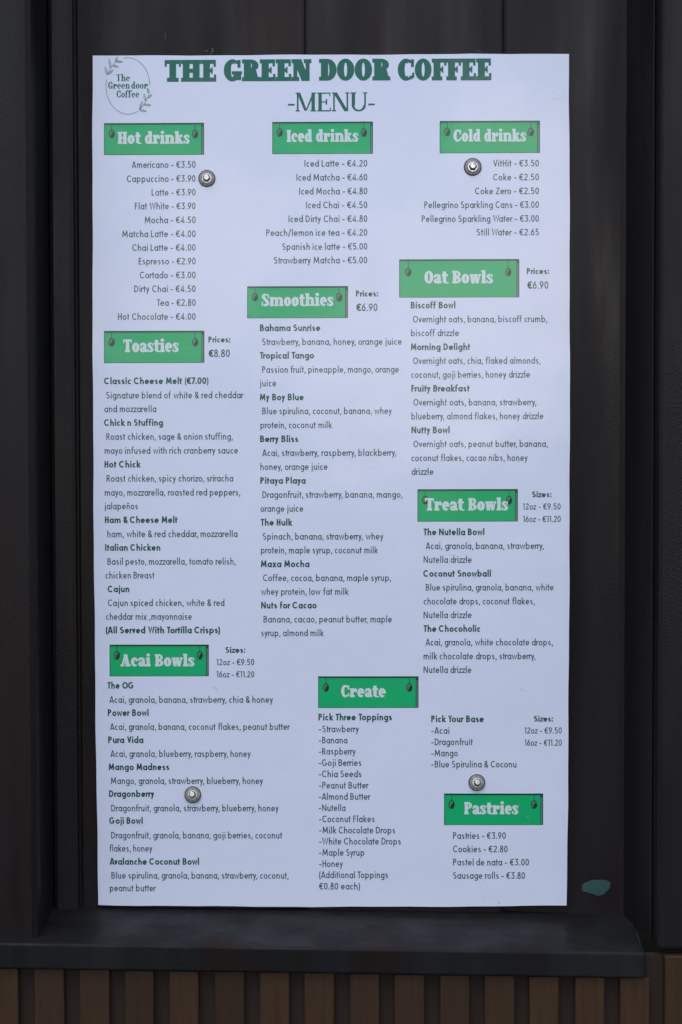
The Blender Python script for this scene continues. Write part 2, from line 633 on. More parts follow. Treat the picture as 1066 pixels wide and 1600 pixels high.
    if c == 'G': return [ell(.38, .5, .38 * k - h, .5 - h, 46, 350), [(.42, .44), (.76 * k - h, .44)]], .76 * k
    if c == 'H': return [[(h, 0), (h, 1)], [(.56 - h, 0), (.56 - h, 1)], [(h, .52), (.56 - h, .52)]], .56
    if c == 'I': return [[(h, 0), (h, 1)]], 2 * h
    if c == 'J': return [[(.34, 1), (.34, .24)] + ell(.18, .24, .16, .24 - h, 0, -150)[1:]], .34 + h
    if c == 'L': return [[(h, 0), (h, 1)], [(h, h), (.42, h)]], .42
    if c == 'M': return [[(h, 0), (.08 + h, 1)], [(.08 + h, 1 - h * .8), (.42, .20)], [(.42, .20), (.76 - h, 1 - h * .8)], [(.76 - h, 1), (.84 - h, 0)]], .84
    nw_ = .66 * (1.06 if bold else 1)
    if c == 'N': return [[(h, 0), (h, 1)], [(h * 1.1, 1 - h * .6), (nw_ - h * 1.1, h * .6)], [(nw_ - h, 0), (nw_ - h, 1)]], nw_
    if c == 'O': return [ell(.38 * k, .5, .38 * k - h, .5 - h, 0, 360)], .76 * k
    if c == 'P': return [[(h, 0), (h, 1)], [(h, 1 - h), (.25, 1 - h)] + ell(.25, .71, .25 * k - h, .29 - h, 90, -90)[1:] + [(h, .42 + h)]], .50 * k
    if c == 'R': return [[(h, 0), (h, 1)], [(h, 1 - h), (.25, 1 - h)] + ell(.25, .72, .25 * k - h, .28 - h, 90, -90)[1:] + [(h, .44 + h)], [(.25, .44 + h), (.52 - h * .5, 0)]], .53 * k
    if c == 'T': return [[(.26, 0), (.26, 1)], [(0, 1 - h), (.52, 1 - h)]], .52
    if c == 'V': return [[(h, 1), (.32, h * .6)], [(.32, h * .6), (.64 - h, 1)]], .64
    if c == 'W': return [[(h, 1), (.27, h * .6), (.47, 1 - h), (.67, h * .6), (.94 - h, 1)]], .94
    if c == 'Y': return [[(h, 1), (.29, .46), (.58 - h, 1)], [(.29, .48), (.29, 0)]], .58
    if c == 'Z': return [[(.03, 1 - h), (.50, 1 - h), (.05, h), (.53, h)]], .53
    dw = .54 * k
    if c == '0': return [ell(dw / 2, .5, dw / 2 - h, .5 - h, 0, 360)], dw
    if c == '1': return [[(0, .86), (.18, .97 - h * .3)], [(.20, 0), (.20, 1)]], .20 + h
    if c == '2': return [ell(.26, .72, .25 * k - h, .28 - h, 165, -25) + [(.05, h), (.50 * k, h)]], .50 * k
    if c == '3': return [[(.04, 1 - h), (.44, 1 - h), (.24, .60)] + ell(.24, .33, .27 * k - h, .33 - h, 80, -150)], .51 * k
    if c == '4': return [[(.38, 0), (.38, 1 - h * .4), (.04, .26), (.55, .26)]], .55
    if c == '5': return [[(.45, 1 - h), (.13, 1 - h), (.09, .56)] + ell(.24, .33, .27 * k - h, .33 - h, 120, -145)], .51 * k
    if c == '6': return [ell(.27, .33, .27 * k - h, .33 - h, 0, 360), [(.40, 1), (.08, .45)]], .54 * k
    if c == '7': return [[(.02, 1 - h), (.46, 1 - h), (.16, 0)]], .48
    if c == '8': return [ell(.26, .275, .26 * k - h, .275 - h / 2, 0, 360), ell(.26, .765, .22 * k - h, .235 - h / 2, 0, 360)], .52 * k
    if c == '9': return [ell(.27, .67, .27 * k - h, .33 - h, 0, 360), [(.46, .55), (.14, 0)]], .54 * k
    if c == '€': return [ell(.40, .5, .34, .5 - h, 55, 305), [(0, .60), (.46, .60)], [(0, .42), (.44, .42)]], .60
    if c == '-': return [[(0, .36), (.36, .36)]], .36
    if c == '.': return [[(h, 0), (h, h * 2.4)]], 2 * h
    if c == ':': return [[(h * 1.1, 0), (h * 1.1, h * 2.4)], [(h * 1.1, .46), (h * 1.1, .46 + h * 2.4)]], 2.2 * h
    if c == ',': return [[(h + .03, h * 2.2), (h - .04, -.16)]], 2 * h + .02
    if c == '/': return [[(0, -.15), (.36, 1.05)]], .36
    if c == '(': return [ell(.36, .40, .36 - h, .76, 128, 232)], .20
    if c == ')': return [ell(-.16, .40, .36 - h, .76, 52, -52)], .20
    if c == '&': return [[(.56, 0), (.14, .64)] + ell(.26, .79, .155, .21 - h, 200, -20)[1:] + [(.36, .62), (.10, .40)] + ell(.24, .25, .24 - h, .25 - h, 135, 315)[1:] + [(.55, .42)]], .58
    return [], .3


LEFT_ROUND = set('acdegoqCGO0689€&')
DIAG = set('vwxyAVWYTtfrz7')


def side(c):
    return .055 if c in LEFT_ROUND else (.02 if c in DIAG else .085)


def ribbon(pts, h):
    """quads of a pen stroke of half-width h, mitred at its corners"""
    n = len(pts)
    closed = math.hypot(pts[0][0] - pts[-1][0], pts[0][1] - pts[-1][1]) < 1e-6
    L, Rr = [], []
    for i in range(n):
        if closed:
            a, c = pts[(i - 1) % (n - 1)], pts[(i + 1) % (n - 1)]
        else:
            a, c = pts[max(i - 1, 0)], pts[min(i + 1, n - 1)]
        p = pts[i]
        d1 = (p[0] - a[0], p[1] - a[1])
        d2 = (c[0] - p[0], c[1] - p[1])
        l1, l2 = math.hypot(*d1), math.hypot(*d2)
        if l1 < 1e-9: d1, l1 = d2, l2
        if l2 < 1e-9: d2, l2 = d1, l1
        n1 = (-d1[1] / l1, d1[0] / l1)
        n2 = (-d2[1] / l2, d2[0] / l2)
        mx, my = n1[0] + n2[0], n1[1] + n2[1]
        ml = math.hypot(mx, my)
        if ml < 0.3:
            mx, my, s = n1[0], n1[1], 1.0
        else:
            mx, my = mx / ml, my / ml
            s = min(1.9, 1 / max(.2, mx * n1[0] + my * n1[1]))
        L.append((p[0] + mx * h * s, p[1] + my * h * s))
        Rr.append((p[0] - mx * h * s, p[1] - my * h * s))
    return [(L[i], Rr[i], Rr[i + 1], L[i + 1]) for i in range(n - 1)]


def layout_sans(text, h, bold, hy=None):
    x, outp, k0 = 0.0, [], None
    prev = None
    for c in text:
        if c == ' ':
            x += .41
            prev = None
            continue
        strokes, wd = sans(c, h, bold)
        if prev is not None:
            x += (side(prev) + side(c)) * (.72 if bold else 1.0)
            if prev + c in ('Ta', 'To', 'Te', 'Tr', 'Va', 'Yo', 'Wa', 'r,', 'y,', 'Av'):
                x -= .09
        if c == 'j' : x += .02
        for j, s in enumerate(strokes):
            outp.append((j, [[(px + x, py) for px, py in q] for q in ribbon(s, h)]))
        x += wd
        prev = c
    return outp, x


def board_span(x0, x1, y):
    a, b = onboard(x0, y), onboard(x1, y)
    up = onboard((x0 + x1) / 2, y - 10)
    v = (a[1] + b[1]) / 2
    return a[0], b[0], v, (up[1] - v) / 10.0


def put(pr, strokes, wid, x0, x1, y, cap, k0=0):
    u0, u1, v, sc = board_span(x0, x1, y)
    sx = (u1 - u0) / wid
    sy = sc * cap
    for j, quads in strokes:
        pr.strip([[(u0 + px * sx, v + py * sy) for px, py in q] for q in quads], j + k0)


def line(pr, text, x0, x1, y, bold=False, cap=10.0):
    h = .112 if bold else .064
    strokes, wid = layout_sans(text, h, bold)
    put(pr, strokes, wid, x0, x1, y, cap)


# ---------------------------------------------------------------- lettering: a slab serif with heavy stems
def q4(x0, y0, x1, y1):
    return [[(x0, y0), (x1, y0), (x1, y1), (x0, y1)]]


def ring(cx, cy, ro, so, ri, si, a0, a1, n=None):
    n = n or max(5, int(abs(a1 - a0) / 15))
    A = ell(cx, cy, ro, so, a0, a1, n)
    B = ell(cx, cy, ri, si, a0, a1, n)
    return [[A[i], A[i + 1], B[i + 1], B[i]] for i in range(n)]


def dia(x0, y0, x1, y1, wd):
    return [[(x0 - wd / 2, y0), (x0 + wd / 2, y0), (x1 + wd / 2, y1), (x1 - wd / 2, y1)]]


def slab(c, s, t, e, X=.735, wide=1.0):
    """s stem, t hairline and serif, e serif overhang; returns (list of shapes, width)"""
    P = []
    A = 1.04
    def stem(x, y0, y1, lo=True, hi=True, loe=None, hie=None):
        P.append(q4(x, y0, x + s, y1))
        if lo: P.append(q4(x - e, y0, x + s + (e if loe is None else loe), y0 + t))
        if hi: P.append(q4(x - e, y1 - t, x + s + (e if hie is None else hie), y1))
    def oval(cx, H, w_, a0=0, a1=360, y0=0.0):
        P.append(ring(cx, y0 + H / 2, w_ / 2, H / 2 + .012, max(.03, w_ / 2 - s), H / 2 - t * .95, a0, a1))
    W = wide
    if c == 'T':
        w_ = .80 * W
        P.append(q4(0, 1 - t, w_, 1)); P.append(q4(0, 1 - t - .13, max(.05, t * .55), 1 - t)); P.append(q4(w_ - max(.05, t * .55), 1 - t - .13, w_, 1 - t))
        x = w_ / 2 - s / 2
        P.append(q4(x, 0, x + s, 1)); P.append(q4(x - e * 1.4, 0, x + s + e * 1.4, t))
        return P, w_
    if c == 'H':
        g = .16 * W
        stem(e, 0, 1); stem(e + s + g, 0, 1); P.append(q4(e + s, .5 - t / 2, e + s + g, .5 + t / 2))
        return P, 2 * e + 2 * s + g
    if c == 'I':
        stem(e, 0, 1); return P, 2 * e + s
    if c in 'EF':
        w_ = .70 * W
        stem(e, 0, 1, lo=(c == 'F'))
        P.append(q4(0, 1 - t, w_, 1)); P.append(q4(w_ - max(.05, t * .6), 1 - t - .14, w_, 1 - t))
        P.append(q4(e + s, .5 - t / 2.2, w_ - .17, .5 + t / 2.2)); P.append(q4(w_ - .22, .5 - .15, w_ - .15, .5 + .15))
        if c == 'E':
            P.append(q4(0, 0, w_ + .02, t)); P.append(q4(w_ + .02 - max(.05, t * .6), t, w_ + .02, t + .14))
            return P, w_ + .02
        return P, w_ - .02
    if c in 'CG':
        w_ = .80 * W
        P.append(ring(w_ / 2, .5, w_ / 2, .512, w_ / 2 - s, .5 - t, 58, 302 if c == 'C' else 318))
        P.append(q4(w_ - .17, .62, w_ - .03, .98))
        P.append(q4(w_ - .27, .80, w_ - .15, .95))
        if c == 'G':
            P.append(q4(w_ - s, .05, w_, .46)); P.append(q4(w_ - s - .10, .46 - t * .8, w_ + .04, .46))
            return P, w_ + .03
        P.append(q4(w_ - .12, .12, w_ - .01, .36)); P.append(q4(w_ - .25, .06, w_ - .1, .22))
        return P, w_
    if c == 'O':
        w_ = .80 * W; oval(w_ / 2, 1, w_); return P, w_
    if c == 'D':
        w_ = .80 * W
        stem(e, 0, 1, hie=0, loe=0)
        P.append(ring(e + s - .02, .5, w_ - e - s + .02, .5, max(.05, w_ - e - 2 * s + .02), .5 - t, 90, -90))
        return P, w_
    if c in 'RPB':
        w_ = (.76 if c != 'B' else .78) * W
        stem(e, 0, 1, hie=0, loe=e if c != 'B' else 0)
        hb = .46 if c == 'B' else .44
        lx = e + s - .02
        P.append(ring(lx, hb + (1 - hb) / 2, w_ - lx - (.05 if c == 'B' else 0), (1 - hb) / 2, max(.05, w_ - lx - s * .92), (1 - hb) / 2 - t * .85, 90, -90))
        if c == 'B':
            P.append(ring(lx, .27, w_ - lx, .27, max(.05, w_ - lx - s * .92), .27 - t * .85, 90, -90))
        if c == 'R':
            P.append([[(w_ * .52, .50), (w_ * .52 + s * .75, .52), (w_ - .02, t), (w_ - s - .04, 0)]])
            P.append(q4(w_ - s * .9, 0, w_ + .06, t))
            return P, w_ + .05
        return P, w_
    if c == 'N':
        w_ = .92 * W
        n_ = max(t, s * .48)
        P.append(q4(e, 0, e + n_, 1)); P.append(q4(w_ - e - n_, 0, w_ - e, 1))
        P.append([[(e, 1), (e + s * 1.12, 1), (w_ - e, 0), (w_ - e - s * 1.12, 0)]])
        P.append(q4(0, 1 - t, e + s * .8, 1)); P.append(q4(0, 0, 2 * e + n_, t)); P.append(q4(w_ - 2 * e - n_, 1 - t, w_, 1))
        return P, w_
    if c == 'M':
        w_ = 1.08 * W
        n_ = max(t, s * .5)
        P.append(q4(e, 0, e + n_, 1)); P.append(q4(w_ - e - s, 0, w_ - e, 1))
        m_ = w_ / 2
        P.append([[(e, 1), (e + s, 1), (m_ + s * .35, .04), (m_ - s * .45, .04)]])
        P.append([[(w_ - e - s * .6, 1), (w_ - e - .0, 1), (m_ + s * .3, .04), (m_ - s * .1, .04)]])
        P.append(q4(0, 1 - t, e + s * .8, 1)); P.append(q4(w_ - e - s * .8, 1 - t, w_, 1))
        P.append(q4(0, 0, 2 * e + n_, t)); P.append(q4(w_ - 2 * e - s, 0, w_, t))
        return P, w_
    if c == 'U':
        w_ = .88 * W
        n_ = max(t, s * .5)
        r = (w_ - 2 * e) / 2
        P.append(q4(e, .32, e + s, 1)); P.append(q4(w_ - e - n_, .32, w_ - e, 1))
        P.append(ring(w_ / 2, .32, r, .33, r - s * .8, .32 - t * 1.2, 180, 360))
        P.append(q4(0, 1 - t, s + 2 * e, 1)); P.append(q4(w_ - n_ - 2 * e, 1 - t, w_, 1))
        return P, w_
    if c == 'A':
        w_ = .94 * W
        P.append(dia(.17, 0, w_ / 2 - .02, 1, t * 1.0)); P.append(dia(w_ - .24, 0, w_ / 2 + .0, 1, s * 1.05))
        P.append(q4(.24, .24, w_ - .3, .24 + t * .8)); P.append(q4(0, 0, .36, t)); P.append(q4(w_ - .48, 0, w_, t))
        return P, w_
    if c == 'S':
        w_ = .72 * W
        P += s_shape(w_, 1.0, s, t)
        return P, w_
    if c == '-':
        return [q4(0, .31, .30, .31 + t * 1.5)], .30
    # lower case
    if c == 'o':
        w_ = .70 * W; oval(w_ / 2, X, w_); return P, w_
    if c == 's':
        w_ = .58 * W; P += s_shape(w_, X, s * .95, t); return P, w_
    if c == 'e':
        w_ = .68 * W
        P.append(ring(w_ / 2, X / 2, w_ / 2, X / 2 + .012, max(.03, w_ / 2 - s), X / 2 - t * .9, 0, 318)); P.append(q4(s * .8, X / 2 - t * .45, w_, X / 2 + t * .35))
        return P, w_
    if c == 'c':
        w_ = .62 * W
        P.append(ring(w_ / 2 + .02, X / 2, w_ / 2 + .02, X / 2 + .012, max(.03, w_ / 2 - s), X / 2 - t * .9, 50, 315))
        P.append(q4(w_ - .21, X * .56, w_ - .01, X * .86)); return P, w_
    if c == 'a':
        w_ = .68 * W
        P.append(q4(w_ - s - .05, 0.02, w_ - .05, X * .68)); P.append(q4(w_ - s * .6, 0, w_ + .03, t))
        P.append(ring(w_ / 2 - .04, X * .66, w_ / 2 - .01, X * .34 + .012, max(.03, w_ / 2 - s), X * .34 - t * .9, 155, 0))
        P.append(ring(s * .95, X * .26, s * .95, X * .28, .05, max(.03, X * .26 - t * .8), 70, 300)); P.append(q4(s * .6, 0.0, w_ - s * .8, t)); P.append(q4(s, X * .50 - t * .4, w_ - s, X * .50 + t * .3))
        P.append(q4(.02, X * .60, .20, X * .80))
        return P, w_
    if c == 'd':
        w_ = .74 * W
        P.append(q4(w_ - s - .06, 0, w_ - .06, A)); P.append(q4(w_ - s - .13, A - t, w_ - .06, A)); P.append(q4(w_ - .2, 0, w_, t))
        oval(.32 * W, X, .64 * W, 40, 320); return P, w_
    if c == 'h':
        stem(e, 0, A, hie=0); n_shape(P, e + s * .6, s, t, e, X, .16 * W); return P, e + s * 2 + .16 * W + e
    if c == 'n':
        stem(e, 0, X, hie=0); n_shape(P, e + s * .6, s, t, e, X, .16 * W); return P, e + s * 2 + .16 * W + e
    if c == 'm':
        stem(e, 0, X, hie=0); n_shape(P, e + s * .6, s, t, e * .5, X, .14 * W); n_shape(P, e + s * 1.6 + .14 * W, s, t, e, X, .14 * W)
        return P, e + s * 3 + .28 * W + e
    if c == 'i':
        stem(e, 0, X, hie=0); P.append(ring(e + s / 2, X + .20, s * .56, .13, .002, .002, 0, 360)); return P, 2 * e + s
    if c == 'l':
        stem(e, 0, A, hie=0); return P, 2 * e + s
    if c == 'r':
        stem(e, 0, X, hie=0, loe=e * 1.5); P.append(ring(e + s + .14, X * .60, .17, X * .40 + .01, .05, X * .40 - t, 180, 40)); P.append(ring(e + s + .20, X - .19, .12, .15, .002, .002, 0, 360))
        return P, e + s + .30
    if c == 'k':
        stem(e, 0, A, hie=0, loe=e * .5)
        P.append(dia(e + s * .9, .28, e + s + .22, X - t * .5, t * 1.1)); P.append(q4(e + s + .04, X - t, e + s + .36, X))
        P.append(dia(e + s + .28, 0, e + s + .02, .46, s * .9)); P.append(q4(e + s + .06, 0, e + s + .46, t)); return P, e + s + .45
    if c == 't':
        P.append(q4(.09, .10, .09 + s, .95)); P.append(q4(0, X - t, .09 + s + .14, X)); P.append(ring(.09 + s + .08, .17, s + .08, .18, .09, .06, 180, 300)); return P, .09 + s + .15
    if c == 'f':
        P.append(q4(e, 0, e + s, A - .15)); P.append(q4(0, X - t, e + s + .15, X)); P.append(q4(0, 0, e * 2 + s, t)); P.append(ring(e + s + .09, A - .2, s + .09, .21, .09, .2 - t, 180, 60)); P.append(ring(e + s + .18, A - .12, .10, .12, .002, .002, 0, 360))
        return P, e + s + .17
    if c == 'w':
        w_ = 1.0 * W
        P.append(dia(.30, 0, .16, X, s * .9)); P.append(dia(.34, 0, .50, X, t * .9)); P.append(dia(.68, 0, .52, X, s * .9)); P.append(dia(.72, 0, .88, X, t * .9))
        P.append(q4(0, X - t, .36, X)); P.append(q4(.38, X - t, .70, X)); P.append(q4(.76, X - t, w_, X)); return P, w_
    return P, .4


def n_shape(P, x, s, t, e, X, gap):
    # an arch leaving the stem that starts at x - .6 s, and its right leg
    x0 = x - s * .6 + s
    P.append(ring(x0 + gap / 2 + s * .2, X - .28, gap / 2 + s * .8, .29, gap / 2 - .0, .29 - t * 1.2, 180 - 25, 0))
    P.append(q4(x0 + gap, 0, x0 + gap + s, X - .27))
    P.append(q4(x0 + gap - e * .6, 0, x0 + gap + s + e, t))


def s_shape(w_, H, s, t):
    P = []
    r1, r2 = H * .27, H * .29
    P.append(ring(w_ * .47, H - r1, w_ * .47, r1 + .012, max(.03, w_ * .47 - s), max(.03, r1 - t), 45, 200))
    P.append(ring(w_ * .52, r2, w_ * .48, r2 + .012, max(.03, w_ * .48 - s), max(.03, r2 - t), -140, 20))
    P.append([[(w_ * .0 + .01, H - r1 - .02), (w_ * .10 + s * .8, H - r1 + .0), (w_ * .98, r2 + .03), (w_ * .92 - s * .8, r2 - .0)]])
    P.append([[(w_ * .02, H - r1 - .02), (w_ * .30, H - 2 * r1 - .0), (w_ * .99, r2), (w_ * .72, 2 * r2 + .0)]])
    P.append(q4(w_ - .16, H * .64, w_ - .03, H * .97)); P.append(q4(.0, H * .03, .13, H * .36))
    return P


def layout_slab(text, s, t, e, gap=.035, space=.30, wide=1.0, X=.735):
    x, outp, k = 0.0, [], 0
    for i, c in enumerate(text):
        if c == ' ':
            x += space
            continue
        shapes, wd = slab(c, s, t, e, X, wide)
        for j, sh in enumerate(shapes):
            outp.append((j, [[(px + x, py) for px, py in q] for q in sh]))
        x += wd + gap
    return outp, x - gap


# ---------------------------------------------------------------- heading and logo
pr = Print()
for txt, x0, x1, y in (('THE', 257.3, 338, 127.6), ('GREEN', 349.8, 486.9, 126.7), ('DOOR', 498.7, 609.8, 125.8), ('COFFEE', 621.6, 767.9, 125.6)):
    st, wd = layout_slab(txt, .33, .185, .085, gap=.008)
    put(pr, st, wd, x0, x1, y, 34.0)
pr.build('title_lettering', M['ink_title'])
pr = Print()
st, wd = layout_slab('-MENU-', .155, .062, .055, gap=.05, wide=.86)
put(pr, st, wd, 450.1, 585.9, 173.9, 29.4)
pr.build('subtitle_lettering', M['ink_title'])


def px_print(pr, polys, k=0):
    for q in polys:
        pr.strip([[onboard(x, y) for x, y in q]], k)


def px_ribbon(pr, pts, wpx, k=0):
    px_print(pr, ribbon(pts, wpx / 2), k)


lg = Print()
# oval outline in two runs, open where the sprigs grow
px_ribbon(lg, [(200.1 + 34.3 * math.cos(R_(a)), 134.4 - 44.1 * math.sin(R_(a))) for a in range(2, 106, 4)], .95)
logo = lg.build('logo', M['ink_logo_line'], None, 'fine green oval logo with two leaf sprigs at the top left corner')

lg = Print()
px_ribbon(lg, [(200.1 + 34.3 * math.cos(R_(a)), 134.4 - 44.1 * math.sin(R_(a))) for a in range(166, 302, 4)], .95)
lg.build('oval_line', M['ink_logo_line'], logo)


def leaf(pr, x0, y0, x1, y1, wd, k):
    dx, dy = x1 - x0, y1 - y0
    l = math.hypot(dx, dy)
    nx, ny = -dy / l, dx / l
    a, b_ = [], []
    for i in range(7):
        s_ = i / 6
        o_ = math.sin(math.pi * s_ ** .8) * wd / 2
        a.append((x0 + dx * s_ + nx * o_, y0 + dy * s_ + ny * o_))
        b_.append((x0 + dx * s_ - nx * o_, y0 + dy * s_ - ny * o_))
    px_ribbon(pr, a, .8, k)
    px_ribbon(pr, b_, .8, k + 1)
    px_ribbon(pr, [(x0, y0), (x0 + dx * .7, y0 + dy * .7)], .5, k + 2)


def zc(x, y):
    return 150 + x / 10.66, 80 + y / 10.66


for stem_, leaves in (
        ([(190, 400), (240, 290), (310, 205), (345, 150)],
         [((190, 395), (152, 255)), ((245, 280), (220, 130)), ((330, 180), (355, 95)), ((345, 175), (450, 178)), ((285, 240), (380, 265)), ((205, 385), (290, 310))]),
        ([(720, 975), (775, 920), (835, 830), (880, 740), (865, 625)],
         [((720, 975), (845, 1005)), ((730, 960), (775, 835)), ((800, 890), (920, 900)), ((830, 830), (800, 710)), ((870, 780), (935, 720)), ((880, 700), (862, 612))])):
    sp = Print()
    px_ribbon(sp, [zc(*p) for p in stem_], .8)
    for i, (p, q) in enumerate(leaves):
        leaf(sp, *zc(*p), *zc(*q), 3.0, 1 + i % 3)
    sp.build('leaf_sprig', M['ink_logo_line'], logo)
lt = Print()
for txt, x0, x1, y in (('The', 181.9, 203.2, 126.9), ('Green door', 169.2, 231.1, 138.6), ('Coffee', 182.4, 217.6, 152.4)):
    st, wd = layout_slab(txt, .21, .07, .05, gap=.05, space=.16, wide=.82, X=.68)
    put(lt, st, wd, x0, x1, y, 10.9)
lt.build('logo_lettering', M['ink_logo'], logo)

# ---------------------------------------------------------------- section banners
BAN = [  # text, left, right, top, bottom, text x0, x1, baseline, cap, pendant xs, pendant y
    ('Hot drinks', 162.7, 319.0, 192.2, 241.9, 184.2, 296.6, 224.8, 19, (174.8, 305.0), 209.3),
    ('Iced drinks', 425.6, 582.9, 190.2, 240.4, 448.3, 560.0, 221.8, 19, (437.3, 568.8), 207.2),
    ('Cold drinks', 687.2, 843.8, 188.8, 239.1, 708.8, 822.2, 221.3, 19, (699.0, 829.6), 206.4),
    ('Toasties', 162.7, 319.5, 517.0, 567.1, 192.9, 279.5, 550.2, 20, (174.6, 305.1), 534.8),
    ('Smoothies', 386.4, 543.8, 447.2, 497.0, 409.2, 521.1, 478.4, 19.5, (398.5, 530.0), 464.3),
    ('Oat Bowls', 623.9, 811.5, 405.0, 464.6, 663.3, 770.5, 442.9, 19.8, (638.1, 794.4), 425.2),
    ('Treat Bowls', 652.5, 809.3, 764.3, 814.8, 664.4, 794.1, 797.7, 19.5, (664.5, 795.7), 781.6),
    ('Acai Bowls', 171.4, 326.4, 1007.2, 1056.6, 188.4, 304.1, 1041.2, 19, (182.9, 312.5), 1024.0),
    ('Create', 497.3, 654.1, 1056.7, 1106.1, 533.1, 602.9, 1089.3, 19, (509.5, 639.8), 1074.2),
    ('Pastries', 694.0, 848.8, 1239.8, 1289.0, 725.4, 810.0, 1272.3, 19.2, (705.8, 834.8), 1257.2)]
SIZE_PX = 1.0


def rect(pr, x0, y0, x1, y1, k=0, rows=1):
    a, b_, c_, d_ = onboard(x0, y0), onboard(x1, y0), onboard(x1, y1), onboard(x0, y1)
    v0, v1 = (a[1] + b_[1]) / 2, (c_[1] + d_[1]) / 2
    for r in range(rows):
        s0, s1 = r / rows, (r + 1) / rows
        f = lambda p, q, s_: p + (q - p) * s_
        pr.strip([[(f(a[0], d_[0], s0), f(v0, v1, s0)), (f(b_[0], c_[0], s0), f(v0, v1, s0)),
                   (f(b_[0], c_[0], s1), f(v0, v1, s1)), (f(a[0], d_[0], s1), f(v0, v1, s1))]], k)


for (txt, x0, x1, y0, y1, tx0, tx1, tb, cap, pxs, pyc) in BAN:
    g = Print(0.00008)
    rect(g, x0, y0, x1, y1, 0, 6)
    ban = g.build('section_banner', M['banner'], None, 'green banner reading ' + txt)
    e_ = Print(0.00014)
    rect(e_, x0, y0, x1, y0 + 2.7, 3)
    rect(e_, x0, y0 + 2.7, x0 + 1.0, y1, 0, 6)
    rect(e_, x0 + 1.0, y1 - .7, x1 - 4.0, y1, 0)
    rect(e_, x1 - 1.4, y0 + 2.7, x1, y1, 0, 6)
    rect(e_, x1 - 4.3, y0 + 2.7, x1 - 3.1, y1, 0, 6)
    rect(e_, x1 - 3.1, y0 + 2.7, x1 - 1.4, y0 + 6.0, 0)
    e_.build('border', M['banner_dark'], ban)
    e_ = Print(0.00012)
    rect(e_, x1 - 3.3, y0 + 4.0, x1 - 1.3, y1 - .3, 0, 6)
    e_.build('edge_strip', M['banner_strip'], ban)
    for pxx in pxs:
        d = Print(0.00014)
        rect(d, pxx - .45, y0 + 2.5, pxx + .45, pyc - 5.0, 0)
        rx, ry = 4.9, 6.8
        d.strip([[onboard(*p) for p in q] for q in ring(pxx, pyc, rx, ry, rx - 1.2, ry - 1.3, 0, 360, 20)], 1)
        # the dark right-hand half, cut off by a slanting edge
        half = ell(pxx, pyc, rx - 1.1, ry - 1.2, -50, 120, 10)
        half = [(p[0], p[1]) for p in half] + [(pxx + .2, pyc - 1.5), (pxx - 1.4, pyc + 2.0)]
        hb = [onboard(*p) for p in half]
        cb = onboard(pxx + 1.2, pyc + 1.5)
        d.strip([[hb[i], hb[(i + 1) % len(hb)], cb] for i in range(len(hb))], 2)
        pend = d.build('pendant', M['bean_dark'], ban)
        d = Print(0.00011)
        eb = [onboard(*p) for p in ell(pxx, pyc, rx - 1.0, ry - 1.0, 0, 360, 16)]
        d.strip([eb[:-1]], 0)
        d.build('pendant_fill', M['bean_light'], pend)  # pale green printed fill of the pendant
    l_ = Print(0.00024)
    st, wd = layout_slab(txt, .31, .165, .06, gap=.035, space=.36)
    put(l_, st, wd, tx0, tx1, tb, cap)
    l_.build('lettering', M['white_ink'], ban)

